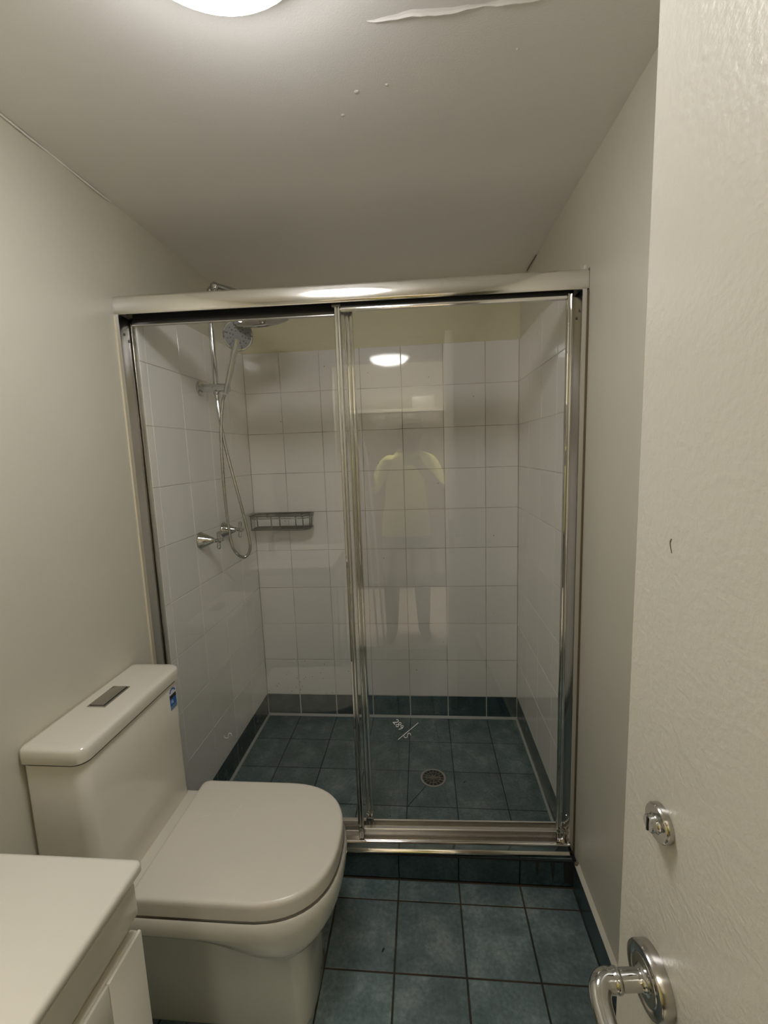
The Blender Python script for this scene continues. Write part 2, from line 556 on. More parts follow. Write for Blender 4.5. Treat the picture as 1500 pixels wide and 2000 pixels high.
hob = structure(box('shower_hob', (TL - 0.02, HOB0 + 0.0065, ZF - 0.05), (XR, HOB1 - 0.006, ZH - 0.0015), M_GROUTDARK), 'low dark teal tiled kerb under the shower screen', 'kerb')
hx = [XL + 0.02, XA - 0.6, XA - 0.4, XA - 0.2, XA, XA + 0.2, XA + 0.4, 0.5605]
lay_tiles(hob, 'riser_tile', (0, HOB0, 0), (1, 0, 0), (0, 0, 1), hx, [ZF + 0.002, ZH], M_SKIRT, joint=0.003)
lay_tiles(hob, 'top_tile', (0, 0, ZH), (1, 0, 0), (0, 1, 0), hx, [HOB0 + 0.007, HOB1], M_TEAL, joint=0.003)
lay_tiles(hob, 'inner_tile', (0, HOB1, 0), (-1, 0, 0), (0, 0, 1), [-x for x in reversed(hx)], [0.003, ZH - 0.001], M_SKIRT, joint=0.003)
# blackened grime line along the top of the riser, with drips at its end
grime = bmesh.new()
prev = None
pts = []
x = -0.20
while x < 0.561:
    d = 0.004 + 0.003 * random.random()
    if x > 0.40 and abs((x - 0.42) % 0.05 - 0.025) < 0.004:
        d = 0.05 + 0.03 * random.random()
    elif x > 0.53:
        d = 0.085
    pts.append((x, d))
    x += 0.0045
r0 = [[(x, HOB0 - 0.0012, ZH + 0.001), (x, HOB0 + 0.001, ZH + 0.001), (x, HOB0 + 0.001, ZH - d), (x, HOB0 - 0.0006, ZH - d)] for x, d in pts]
add_loft(grime, r0)
from_bm('grime_line', grime, M_DARKGAP, hob)

trim = structure(box('baseboard_right', (0.5625, YF, ZF), (XR, HOB0 - 0.001, 0.070), M_GROUTBROWN), 'dark teal skirting tiles with a cream painted top edge on the wall behind the door', 'skirting')
bs = [0.0] + [0.0728 + 0.2 * k for k in range(0, 8)] + [-(YF) + HOB0]
lay_tiles(trim, 'skirting_tile', (0.560, HOB0, ZF), (0, -1, 0), (0, 0, 1), bs, [0.002, 0.096], M_SKIRT, joint=0.003, t=0.003)
loft('top_edge', [[(XR, y, 0.083), (XR, y, 0.0725), (0.5605, y, 0.0725), (0.5605, y, 0.0745)] for y in (YF, HOB0 - 0.012)], M_WALL, trim, False)
lathe('chipped_corner', [(0.0, 0.0), (0.007, 0.001), (0.006, 0.006), (0.0, 0.008)], (0.566, HOB0 - 0.012, 0.078), (0, -0.4, 0.4), M_BROWN, trim, 8)

ceiling = structure(box('ceiling', (XL - 0.1, YF - 0.1, ZC), (XR + 0.1, 0.1, ZC + 0.1), M_CEIL), 'flat off-white ceiling with a peeling crack near the lamp', 'ceiling')
# peeling flake: a lifted strip of paint with a thin shadowed lip
def flake(name, pts, w, lift, parent):
    bm = bmesh.new()
    rings = []
    n_ = len(pts)
    for i, (x, y) in enumerate(pts):
        s = math.sin(PI * (i + 0.15) / (n_ - 0.7)) ** 0.7
        ww, ll = w * max(s, 0.05), lift * max(s, 0.03) * random.uniform(0.75, 1.1)
        rings.append([(x, y - ww, ZC - 0.0001), (x, y - ww * 0.45, ZC - ll * 0.45), (x, y, ZC - ll), (x, y + 0.0012, ZC - ll), (x, y + 0.0002, ZC - ll * 0.5), (x, y - ww * 0.3, ZC - 0.0001)])
    add_loft(bm, rings)
    return from_bm(name, bm, M_CEIL, parent)
flake('peeling_paint', [(0.02 + 0.0135 * k, -1.312 + 0.0022 * math.sin(k * 0.8) + random.uniform(-0.0012, 0.0012)) for k in range(17)], 0.0085, 0.0042, ceiling)
flake('peeling_paint', [(0.215 + 0.010 * k, -1.3135 + random.uniform(-0.001, 0.001)) for k in range(12)], 0.007, 0.004, ceiling)
for (x, y, r) in ((-0.02, -1.16, 0.006), (0.045, -1.17, 0.004), (-0.06, -1.10, 0.005), (0.30, -1.22, 0.003), (0.20, -0.62, 0.006)):
    lathe('paint_blister', [(r, 0.0), (r * 0.8, 0.0006), (r * 0.4, 0.0012), (0.0, 0.0014)], (x, y, ZC), (0, 0, -1), M_CEIL, ceiling, 10)
tube('crack', catmull([(XR - 0.001, -0.28, ZC - 0.003), (XR - 0.004, -0.2, ZC - 0.006), (XR - 0.001, -0.12, ZC - 0.003)], 4), 0.0018, M_BROWN, ceiling, 6)

# hall beyond the doorway
HY = -4.5
hall_floor = structure(box('floor_hall', (-1.6, HY, -0.1), (1.6, YF - 0.1, 0.0), M_CARPET), 'pale carpeted hall floor beyond the doorway', 'floor')
box('threshold', (DX0, YF - 0.1, ZF - 0.05), (DX1, YF, 0.0), M_WHITEGLOSS, hall_floor, 0.003)
structure(boxes('wall_hall', [((-1.6, HY - 0.1, -0.1), (1.6, HY, 2.5)), ((-1.7, HY - 0.1, -0.1), (-1.6, YF - 0.1, 2.5)), ((1.6, HY - 0.1, -0.1), (1.7, YF - 0.1, 2.5)),
                              ((-1.6, YF - 0.105, -0.1), (XL - 0.1, YF - 0.1, 2.5)), ((XR + 0.1, YF - 0.105, -0.1), (1.6, YF - 0.1, 2.5)), ((XL - 0.1, YF - 0.105, ZC), (XR + 0.1, YF - 0.1, 2.5))], M_HALLWALL),
          'cream hall walls beyond the doorway', 'wall')
structure(box('ceiling_hall', (-1.7, HY - 0.1, 2.5), (1.7, YF - 0.1, 2.6), M_CEIL), 'off-white hall ceiling beyond the doorway', 'ceiling')

# ------------------------------------------------------------------ ceiling light
def ceiling_lamp(name, label, x, y, z, r, mat, group=None):
    t = thing(name, label, 'light', (x, y, z))
    lathe('base_ring', [(r, 0.0), (r, 0.022), (r - 0.004, 0.030), (r - 0.014, 0.032)], (0, 0, 0), (0, 0, -1), M_WHITEGLOSS, t, 48)
    prof = [(r - 0.013, 0.028)] + [((r - 0.013) * math.cos(a), 0.030 + 0.062 * math.sin(a)) for a in [PI / 2 * k / 10 for k in range(11)]]
    lathe('diffuser', prof, (0, 0, 0), (0, 0, -1), mat, t, 48)
    return t
ceiling_lamp('ceiling_light', 'round white glowing ceiling light cut by the top of the photo', -0.17, -1.555, ZC, 0.172, M_LAMP)
ceiling_lamp('ceiling_light', 'unseen round ceiling light in the hall, made strong for fill', 0.1, -2.93, 2.5, 0.16, M_HALLFILL)  # unseen, set strong behind the lintel so soft fill comes through the doorway

# ------------------------------------------------------------------ shower screen
W = 1.3615
ANG = math.atan2(0.040, 1.36)
scr = thing('shower_screen', 'framed sliding glass shower screen with polished aluminium rails on the tiled kerb', 'shower screen', (XL, -0.902, ZH), ANG)
Z = lambda z: z - ZH
ZHB, ZHT = 1.8425, 1.8955
# header: a curved channel, open below
prof = [(0.003, ZHB), (0.0008, ZHB + 0.003), (0.0, ZHB + 0.008), (0.0, ZHT - 0.008), (0.0012, ZHT - 0.004), (0.005, ZHT - 0.001), (0.010, ZHT), (0.070, ZHT), (0.070, ZHB), (0.067, ZHB), (0.067, ZHT - 0.006), (0.006, ZHT - 0.006), (0.006, ZHB)]
loft('header_rail', [[(s, t, Z(z)) for t, z in prof] for s in (0.0, W + 0.005)], M_ALU, scr)
boxes('header_track', [((0.014, 0.0065, Z(ZHT - 0.012)), (W - 0.014, 0.0665, Z(ZHT - 0.0065))), ((0.014, 0.036, Z(1.852)), (W - 0.014, 0.040, Z(ZHT - 0.0125)))], M_BLACK, scr)  # black stands in for the shade inside the hollow header
boxes('header_end_cap', [((-0.004, -0.0015, Z(ZHB - 0.002)), (-0.0002, 0.070, Z(ZHT + 0.002)))], M_SATIN, scr)
boxes('header_end_cap', [((W + 0.0052, -0.0015, Z(ZHB - 0.002)), (W + 0.0075, 0.070, Z(ZHT + 0.002)))], M_SATIN, scr)
# jambs
def jamb(x0, x1, inner):
    s = 1 if inner > x0 else -1
    o = boxes('jamb', [((min(x0, x1), 0.0, Z(0.080)), (max(x0, x1), 0.070, Z(ZHB)))], M_BRUSHED, scr, 0.0012)
    box('front_lip', (min(x0, x1) + 0.0002, -0.0016, Z(0.080)), (max(x0, x1) - 0.0002, -0.0002, Z(ZHB)), M_ALU, o)
    for (t, z) in ((0.018, 1.79), (0.040, 1.775)):
        lathe('screw', [(0.0, -0.0008), (0.0045, 0.0), (0.004, 0.0016), (0.0, 0.0018)], (inner, t, Z(z)), (s, 0, 0), M_DARKMETAL, o, 10)
    lathe('screw', [(0.0, -0.0008), (0.0045, 0.0), (0.004, 0.0016), (0.0, 0.0018)], (inner, 0.03, Z(0.19)), (s, 0, 0), M_SATIN, o, 10)
    return o
jamb(0.001, 0.0135, 0.0135)
jamb(W - 0.0005, W - 0.0125, W - 0.0125)
box('caulk_strip', (-0.001, -0.003, Z(0.02)), (0.0045, 0.0, Z(ZHB - 0.004)), M_CAULK, scr, 0.001)
box('caulk_strip', (W, -0.0025, Z(0.075)), (W + 0.006, 0.010, Z(ZHB - 0.004)), M_BROWN, scr, 0.001)
# sill track
tp = [(-0.011, 0.0765), (-0.0145, 0.0795), (-0.015, 0.0845), (-0.012, 0.0885), (-0.0085, 0.0915), (-0.0075, 0.102), (-0.0090, 0.1125), (-0.012, 0.1145), (-0.0135, 0.1175), (-0.0120, 0.1205), (-0.008, 0.1215), (-0.0045, 0.119), (-0.0035, 0.097),
      (0.008, 0.096), (0.034, 0.096), (0.036, 0.112), (0.038, 0.112), (0.040, 0.096), (0.062, 0.096), (0.064, 0.130), (0.070, 0.130), (0.070, 0.0765)]
loft('sill_track', [[(s, t, Z(z)) for t, z in tp] for s in (0.0145, W - 0.0135)], M_ALU, scr)
box('sealant', (0.0145, -0.009, Z(0.0725)), (W - 0.0135, 0.070, Z(0.0775)), M_DARKGAP, scr)

def rail_profile(t0, t1, z0, z1):
    m = 0.5 * (z0 + z1)
    return [(t0 + 0.001, z0), (t0, z0 + 0.003), (t0 + 0.001, z0 + 0.008), (t0 + 0.003, z0 + 0.011), (t0 + 0.002, m), (t0 + 0.003, z1 - 0.009), (t0, z1 - 0.006), (t0, z1 - 0.002), (t0 + 0.002, z1), (t1, z1), (t1, z0)]
def stile_profile(s0, s1, t0, t1):
    w = s1 - s0
    return [(s0, t1), (s0, t0 + 0.004), (s0 + w * 0.10, t0 + 0.001), (s0 + w * 0.30, t0), (s0 + w * 0.45, t0 + 0.0015), (s0 + w * 0.52, t0 + 0.0030), (s0 + w * 0.62, t0 + 0.0010), (s0 + w * 0.82, t0), (s1 - w * 0.04, t0 + 0.0018), (s1, t0 + 0.0045), (s1, t1)]
def stile(parent, s0, s1, t0, t1, z0, z1, mat=M_POLISH):
    return loft('stile', [[(s, t, Z(z)) for s, t in stile_profile(s0, s1, t0, t1)] for z in (z0, z1)], mat, parent)
def panel(name, s0, s1, t0, z0, z1, sw_l, sw_r, top_black):
    gt = t0 + 0.005
    p = box(name, (s0 + 0.004, gt, Z(z0 + 0.03)), (s1 - 0.004, gt + 0.0045, Z(z1 - 0.008)), M_GLASS, scr)
    stile(p, s0, s0 + sw_l, t0, t0 + 0.013, z0 + 0.006, z1 + 0.004)
    stile(p, s1 - sw_r, s1, t0, t0 + 0.013, z0 + 0.006, z1 + 0.004)
    loft('bottom_rail', [[(s, t, Z(z)) for t, z in rail_profile(t0 + 0.0005, t0 + 0.0125, z0, z0 + 0.044)] for s in (s0 + sw_l + 0.0005, s1 - sw_r - 0.0005)], M_BRUSHED, p)
    if name == 'sliding_panel':
        box('top_rail', (s0 + sw_l + 0.0005, t0 + 0.0005, Z(z1 - 0.010)), (s1 - sw_r - 0.0005, t0 + 0.0125, Z(z1)), M_ALU, p, 0.0008)
    else:
        box('top_rail', (s0 + sw_l + 0.0005, t0 + 0.0005, Z(z1 - 0.016)), (s1 - sw_r - 0.0005, t0 + 0.0125, Z(z1)), M_SHADEALU, p, 0.0015)
        box('rail_lip', (s0 + sw_l + 0.0005, t0 - 0.0005, Z(z1 - 0.0185)), (s1 - sw_r - 0.0005, t0 + 0.0125, Z(z1 - 0.0162)), M_BRUSHED, p)
    box('hanger_rail', (s0 + 0.01, t0 + 0.002, Z(z1 + 0.0002)), (s1 - 0.01, t0 + 0.011, Z(z1 + 0.030)), M_BLACK if top_black else M_DARKGAP, p)  # rail top painted black for the shade up in the header
    return p
# the sliding panel runs in front, the fixed one behind it
slide = panel('sliding_panel', 0.650, W - 0.030, 0.018, 0.0965, 1.8335, 0.019, 0.016, True)
fixed = panel('fixed_panel', 0.0145, 0.700, 0.050, 0.097, 1.841, 0.006, 0.026, True)
for s in (0.650 + 0.006,):
    box('top_clip', (s - 0.012, 0.0165, Z(1.836)), (s + 0.014, 0.0325, Z(1.846)), M_DARKMETAL, slide, 0.001)
box('corner_guide', (0.652, 0.0155, Z(0.128)), (0.667, 0.0175, Z(0.142)), M_CHROME, slide, 0.002)
box('corner_guide', (W - 0.046, 0.0155, Z(0.112)), (W - 0.022, 0.0178, Z(0.150)), M_CHROME, slide, 0.002)
box('corner_guide', (0.676, 0.0475, Z(0.140)), (0.700, 0.0498, Z(0.155)), M_CHROME, fixed, 0.002)
for s in (0.681, 0.694):
    lathe('screw', [(0.0, -0.0005), (0.0042, 0.0), (0.0036, 0.0018), (0.0, 0.0022)], (s, 0.0495, Z(0.172)), (0, -1, 0), M_CHROME, fixed, 10)
for s, z in ((W - 0.020, 0.165), (W - 0.017, 0.145), (W - 0.019, 0.128)):
    lathe('screw', [(0.0, -0.0005), (0.0046, 0.0), (0.0038, 0.0022), (0.0, 0.0028)], (s, 0.026, Z(z)), (-0.5, -1, 0.3), M_CHROME, slide, 8)
# beads of water lying on the sliding panel's bottom rail
bm = bmesh.new()
for k in range(70):
    s, z = random.uniform(0.72, 1.30), 0.106 + 0.03 * random.random() ** 1.3
    r = random.uniform(0.0008, 0.0022)
    add_lathe(bm, [(r, 0.0), (r * 0.85, r * 0.45), (r * 0.4, r * 0.75), (0.0, r * 0.8)], (s, 0.0205 if 0.112 < z < 0.138 else 0.0190, Z(z)), (0, -1, 0.1), 7)
tag(from_bm('water_drops', bm, M_CHROME, slide, True), kind='stuff')
# hand written marker figures on the glass
def strokes(name, glyphs, parent, s, t, z, size, ang):
    """polylines in a unit box, turned by ang, as raised lines on the pane"""
    c, si = math.cos(ang), math.sin(ang)
    out = []
    for (ox, g) in glyphs:
        for line in g:
            pts = []
            for (u, v) in line:
                a, b = (u + ox) * size, (v - 0.5) * size
                pts.append((s + a * c - b * si, t, Z(z) + a * si + b * c))
            out.append(catmull(pts, 4) if len(pts) > 2 else [Vector(p) for p in pts])
    bm_ = bmesh.new()
    for pts in out:
        add_tube(bm_, pts, 0.0011, 5)
    return from_bm(name, bm_, M_MARK, parent, True)
G2 = [[(0.0, 0.72), (0.15, 0.95), (0.42, 0.85), (0.38, 0.55), (0.1, 0.12), (0.05, 0.05), (0.5, 0.08)]]
G8 = [[(0.25, 0.5), (0.05, 0.75), (0.25, 0.98), (0.45, 0.75), (0.25, 0.5), (0.02, 0.25), (0.25, 0.0), (0.48, 0.25), (0.25, 0.5)]]
G9 = [[(0.45, 0.72), (0.25, 0.95), (0.05, 0.72), (0.22, 0.5), (0.45, 0.72), (0.44, 0.4), (0.25, 0.0)]]
GS = [[(0.48, 0.88), (0.25, 1.0), (0.05, 0.78), (0.25, 0.52), (0.45, 0.28), (0.25, 0.0), (0.0, 0.1)]]
TG = 0.0228
strokes('marker_writing', [(0.0, G2), (0.62, G8), (1.22, G9)], slide, 0.788, TG, 0.536, 0.021, -math.radians(52))
tube('marker_line', [(0.796, TG, Z(0.468)), (0.864, TG, Z(0.528))], 0.0009, M_MARK, slide, 5)
strokes('marker_writing', [(0.0, GS)], slide, 0.824, TG, 0.488, 0.024, -math.radians(58))
strokes('marker_writing', [(0.0, GS)], fixed, 0.202, 0.0545, 0.464, 0.028, -math.radians(58))

# ------------------------------------------------------------------ shower fittings
sh = thing('twin_shower', 'chrome rail shower with hand piece, hose and overhead rose on the white tiled wall', 'shower', (TL, -0.46, 1.09))
def T(x, y, z):
    return Vector((x - TL, y + 0.46, z - 1.09))
PX, PY = -0.705, -0.462
lathe('wall_flange', [(0.0, 0.0), (0.030, 0.0), (0.030, 0.006), (0.026, 0.009), (0.0, 0.009)], T(TL, PY, 1.688), (1, 0, 0), M_CHROME, sh, 28)
br = tube('bracket_body', [T(TL + 0.007, PY, 1.688), T(-0.70, PY, 1.688), T(-0.652, PY, 1.686)], 0.0165, M_CHROME, sh, 20)
tube('riser_pipe', [T(PX, PY, 1.70), T(PX, PY, 2.035)] + [T(PX + 0.035 - 0.035 * math.cos(a), PY, 2.035 + 0.03 * math.sin(a)) for a in [PI / 2 * k / 8 for k in range(1, 9)]] +
     catmull([T(-0.655, PY, 2.063), T(-0.58, PY, 2.035), T(-0.525, PY - 0.005, 2.012), T(-0.503, PY - 0.016, 1.992), T(-0.500, PY - 0.020, 1.968)], 5), 0.0105, M_CHROME, sh, 14)
lathe('top_collar', [(0.0, -0.02), (0.012, -0.02), (0.019, -0.006), (0.020, 0.006), (0.012, 0.016), (0.0, 0.018)], T(-0.676, PY, 2.062), (0.3, 0, 1), M_CHROME, sh, 20)
# overhead rose, tipped a little towards the room
ax = Vector((0.0, -0.44, 0.90)).normalized()
rose = lathe('rain_head', [(0.0, 0.010), (0.030, 0.010), (0.085, 0.006), (0.103, 0.003), (0.1055, -0.001), (0.103, -0.005), (0.098, -0.006), (0.0, -0.006)], T(-0.500, PY, 1.930), ax, M_CHROME, sh, 48)
lathe('spray_plate', [(0.0, 0.0), (0.096, 0.0), (0.094, 0.0015), (0.0, 0.0020)], T(-0.500, PY, 1.930) - ax * 0.0058, -ax, M_GREYPLASTIC, rose, 40)
lathe('swivel_nut', [(0.0, 0.0), (0.015, 0.0), (0.017, 0.004), (0.017, 0.014), (0.011, 0.020), (0.013, 0.026), (0.011, 0.034), (0.0, 0.036)], T(-0.500, PY, 1.930) + ax * 0.009, ax, M_CHROME, rose, 18)
# hand piece
hb, hc = T(-0.664, -0.472, 1.662), T(-0.5885, -0.492, 1.872)
hax = (hc - hb).normalized()
hp = tube('hand_shower', catmull([hb, hb + hax * 0.05, hb + hax * 0.12, hb + hax * 0.185, hb + hax * 0.212], 5), [0.0095 + 0.0065 * (k / 20) for k in range(21)], M_CHROME, sh, 16)
fn = Vector((0.32, -0.92, -0.16)).normalized()
lathe('head_shell', [(0.0, -0.024), (0.022, -0.022), (0.042, -0.014), (0.054, -0.004), (0.0565, 0.002), (0.054, 0.006), (0.048, 0.007)], hc, fn, M_CHROME, hp, 40)
fp = lathe('spray_face', [(0.0, 0.0), (0.050, 0.0), (0.049, 0.0018), (0.0, 0.0026)], hc + fn * 0.0062, fn, M_GREYPLASTIC, hp, 40)
d_, u_, v_ = frame_of(fn)
bm = bmesh.new()
for k in range(12):
    for rr_ in (0.017, 0.028, 0.039, 0.045):
        if rr_ == 0.045 and k % 2: continue
        if rr_ == 0.017 and k % 2: continue
        a = 2 * PI * k / 12 + (0.1 if rr_ < 0.02 else 0)
        c_ = hc + fn * 0.0078 + (u_ * math.cos(a) + v_ * math.sin(a)) * rr_
        add_lathe(bm, [(0.0031, 0.0), (0.0026, 0.0014), (0.0, 0.0018)], c_, fn, 7)
from_bm('nozzles', bm, M_BLACK, hp, True)
lathe('dial_lever', [(0.0, 0.0), (0.004, 0.0), (0.0035, 0.010), (0.0, 0.011)], hc - Vector((0.054, 0.0, -0.004)), (-1, -0.3, 0.1), M_CHROME, hp, 10)
lathe('hose_nut', [(0.0, 0.0), (0.010, 0.0), (0.012, 0.003), (0.012, 0.012), (0.009, 0.014), (0.0085, 0.028), (0.0, 0.028)], T(-0.704, PY - 0.004, 1.674), (0.05, 0, -1), M_CHROME, sh, 14)
hose = [(-0.703, 1.652), (-0.699, 1.61), (-0.690, 1.53), (-0.672, 1.42), (-0.645, 1.29), (-0.620, 1.17), (-0.607, 1.10), (-0.603, 1.055), (-0.612, 1.022), (-0.632, 1.008), (-0.656, 1.018), (-0.672, 1.052), (-0.682, 1.11), (-0.690, 1.24), (-0.692, 1.38), (-0.688, 1.52), (-0.676, 1.62), (-0.666, 1.658)]
pts = [T(x, -0.466 - 0.03 * math.sin(PI * i / 17) - (0.012 if i > 10 else 0), z) for i, (x, z) in enumerate(hose)]
tube('hose', catmull(pts, 16), 0.0066, M_HOSE, sh, 8, ribs=0.86)

# two wall taps
def shower_tap(name, label, y, z):
    t = thing(name, label, 'tap', (TL, y, z), 0, 'chrome wall taps in the shower')
    lathe('body', [(0.0, 0.0), (0.034, 0.0), (0.0335, 0.004), (0.031, 0.008), (0.0125, 0.048), (0.0105, 0.054), (0.0, 0.054)], (0, 0, 0), (1, 0, 0), M_CHROME, t, 32)
    lathe('spindle', [(0.0, 0.0), (0.0085, 0.0), (0.0065, 0.008), (0.0065, 0.014), (0.011, 0.018), (0.012, 0.028), (0.008, 0.033), (0.0, 0.034)], (0.052, 0, 0), (1, 0, 0), M_CHROME, t, 20)
    for k in range(2):
        a = PI / 2 * k + (0.12 if y < -0.5 else 0.2)
        d = Vector((0, math.sin(a), math.cos(a)))
        c = Vector((0.074, 0, 0))
        tube('handle_arm', [c - d * 0.035, c - d * 0.030, c - d * 0.010, c + d * 0.010, c + d * 0.030, c + d * 0.035], [0.004, 0.0080, 0.0060, 0.0060, 0.0080, 0.004], M_CHROME, t, 12)
    return t
shower_tap('wall_tap', 'chrome cone tap with cross handle nearer the glass screen', -0.564, 1.094)
shower_tap('wall_tap', 'chrome cone tap with cross handle nearer the wire soap basket', -0.359, 1.099)

# wire soap basket in the corner
bk = thing('soap_basket', 'small tarnished wire soap basket on the rear shower wall', 'basket', (-0.61, 0.0, 1.05))
bx0, bx1, by0, by1 = -0.150, 0.150, -0.105, -0.006
def rim(z, r, dx=0.0):
    o = rrect(bx0 + dx, bx1 - dx, by0 + dx, by1, (0.02, 0.035, 0.004, 0.004), 5)
    pts_ = [Vector((x, y, z)) for x, y in o]
    return pts_ + [pts_[0], pts_[1]]
tube('top_rim', rim(0.070, 0.0038), 0.0050, M_DARKMETAL, bk, 8)
tube('lower_rim', rim(0.056, 0.003), 0.0030, M_CHROME, bk, 8)
tube('bottom_rim', rim(0.0, 0.003, 0.003), 0.0036, M_DARKMETAL, bk, 8)
for x in (-0.140, -0.108, -0.038, 0.006, 0.086, 0.122):
    tube('upright', [(x, by0 + 0.001, 0.068), (x, by0 + 0.001, 0.03), (x + 0.001, by0 + 0.003, 0.0)], 0.0029, M_DARKMETAL, bk, 6)
for y in (-0.07, -0.035):
    tube('upright', [(bx1 - 0.001, y, 0.068), (bx1 - 0.003, y, 0.0)], 0.0029, M_DARKMETAL, bk, 6)
for k in range(12):
    y = by0 + 0.006 + 0.0082 * k
    tube('floor_wire', [(bx0 + 0.004, y, 0.0), (bx1 - 0.005, y, 0.0)], 0.0018, M_DARKMETAL, bk, 6)
for x in (-0.05, 0.05):
    tube('floor_wire', [(x, by0, -0.003), (x, by1, -0.003)], 0.0018, M_DARKMETAL, bk, 6)
for x in (-0.09, 0.09):
    box('wall_bracket', (x - 0.006, -0.006, 0.048), (x + 0.006, 0.0005, 0.068), M_DARKMETAL, bk, 0.002)

# floor waste
dr = thing('floor_drain', 'round tarnished metal drain grate set in the dark shower floor', 'drain', (0.117, -0.443, 0.0))
lathe('rim', [(0.050, 0.0006), (0.0545, 0.0006), (0.0550, 0.0022), (0.052, 0.0032), (0.0475, 0.0030), (0.046, 0.0018)], (0, 0, 0), (0, 0, 1), M_SATIN, dr, 40, True)
lathe('sump', [(0.0, 0.0007), (0.050, 0.0007), (0.050, 0.0010), (0.0, 0.0010)], (0, 0, 0), (0, 0, 1), M_DARKGAP, dr, 32)
M_GRATE = simple('tarnished_brass_grate', (0.20, 0.165, 0.13), 0.45, 0.6)
gr = lathe('grate', [(0.0, 0.001), (0.011, 0.001), (0.011, 0.0026), (0.0, 0.0028)], (0, 0, 0), (0, 0, 1), M_GRATE, dr, 16)
for k in range(8):
    a = 2 * PI * k / 8 + 0.2
    c_, s_ = math.cos(a), math.sin(a)
    for sp_ in (-0.30, 0.30):
        e = (0.047 * math.cos(a + sp_ * 0.75), 0.047 * math.sin(a + sp_ * 0.75), 0.002)
        tube('spoke', [(0.009 * c_, 0.009 * s_, 0.002), (0.026 * c_ + 0.004 * -s_ * sp_ * 4, 0.026 * s_ + 0.004 * c_ * sp_ * 4, 0.002), e], 0.0017, M_GRATE, gr, 6)
lathe('inner_ring', [(0.0285, 0.0012), (0.0285, 0.0028), (0.0315, 0.0028), (0.0315, 0.0012)], (0, 0, 0), (0, 0, 1), M_GRATE, gr, 28, True)

# ------------------------------------------------------------------ toilet
YC = -1.197
toi = thing('toilet', 'white close-coupled toilet with closed lid beside the shower screen', 'toilet', (-0.45, YC, ZF))
def tl(p):
    return (p[0] + 0.45, p[1] - YC, p[2] - ZF)
def d_outline(hw, xb, xf, xs, e=0.82, n=28, rb=0.02):
    """D shape: straight back edge at xb, rounded front reaching xf, sides straight up to xs"""
    out = []
    for k in range(n + 1):
        a = -PI / 2 + PI * k / n
        out.append((xs + (xf - xs) * abs(math.cos(a)) ** e, hw * math.copysign(abs(math.sin(a)) ** e, math.sin(a))))
    out = [(xb + (xs - xb) * t, -hw) for t in (0.25, 0.5, 0.75)] + out
    out += [(xb + (xs - xb) * t, hw) for t in (0.75, 0.5, 0.25)]
    for k in range(6):
        a = PI / 2 + PI / 2 * k / 5
        out.append((xb + rb + rb * math.cos(a), hw - rb + rb * math.sin(a)))
    for k in range(6):
        a = PI + PI / 2 * k / 5
        out.append((xb + rb + rb * math.cos(a), -hw + rb + rb * math.sin(a)))
    return out
def ring(o, z):
    return [tl((x, YC + y, z)) for x, y in o]
# bowl and pedestal in one piece
def sstep(a, b, x):
    t = min(max((x - a) / (b - a), 0), 1)
    return t * t * (3 - 2 * t)
lev = [(0.362, 0.176, -0.136), (0.378, 0.180, -0.132), (0.381, 0.184, -0.128), (0.376, 0.187, -0.125), (0.355, 0.1885, -0.124), (0.342, 0.188, -0.125), (0.336, 0.187, -0.126),
       (0.320, 0.1845, -0.129), (0.300, 0.180, -0.135), (0.280, 0.1725, -0.145), (0.262, 0.162, -0.158), (0.248, 0.149, -0.174), (0.240, 0.138, -0.187), (0.2365, 0.129, -0.197), (0.2355, 0.112, -0.206),
       (0.228, 0.104, -0.212), (0.10, 0.102, -0.211), (ZF + 0.008, 0.105, -0.207), (ZF, 0.103, -0.209)]
rings = []
for z, hw, xf in lev:
    o = d_outline(hw, -0.70, xf, -0.33 + 0.06 * sstep(0.33, 0.23, z) if z < 0.33 else -0.33, 0.80 if z > 0.23 else 0.60)
    if 0.23 < z < 0.335:
        # the belly only hangs below the front half; behind it closes up to a straight ledge
        rings.append([tl((x, YC + y, 0.336 - (0.336 - z) * max(sstep(-0.46, -0.34, x), 0.02))) for x, y in o])
    else:
        rings.append(ring(o, z))
bowl = loft('bowl', rings, M_CERAMIC, toi)
lathe('bolt_cap', [(0.0, 0.0), (0.006, 0.0), (0.006, 0.002), (0.0, 0.0025)], tl((-0.53, -1.3225, -0.012)), (0, -1, 0.1), M_DARKGAP, toi, 10)
# seat and lid
seat = loft('seat', [ring(d_outline(hw, -0.585, xf, -0.33), z) for z, hw, xf in ((0.3815, 0.174, -0.140), (0.384, 0.177, -0.137), (0.390, 0.177, -0.137), (0.392, 0.174, -0.140))], M_SEAT, toi)
lid_l = [(0.3925, 0.181, -0.135, 0.0), (0.388, 0.183, -0.133, 0.0), (0.389, 0.1845, -0.1315, 0), (0.418, 0.1845, -0.1315, 0), (0.4255, 0.1838, -0.1322, 0), (0.4295, 0.1815, -0.1345, 0), (0.4315, 0.1775, -0.1385, 0), (0.4322, 0.171, -0.145, 0)]
lid_r = [ring(d_outline(hw, -0.592 + (0.1845 - hw), xf, -0.33, 0.80), z) for z, hw, xf, _ in lid_l]
lid_r.append(ring(d_outline(0.10, -0.52, -0.21, -0.36, 0.80), 0.4335))
loft('lid', lid_r, M_SEAT, toi)
box('hinge_deck', tl((-0.655, YC - 0.182, 0.36)), tl((-0.596, YC + 0.182, 0.396)), M_CERAMIC, toi, 0.006)
for p0, p1 in (((-0.533, -1.155, 0.4337), (-0.505, -1.147, 0.4338)), ((-0.440, -1.152, 0.4338), (-0.433, -1.110, 0.4337))):
    tube('scratch_mark', [tl(p0), tl(p1)], 0.00045, M_MARK, toi, 5)
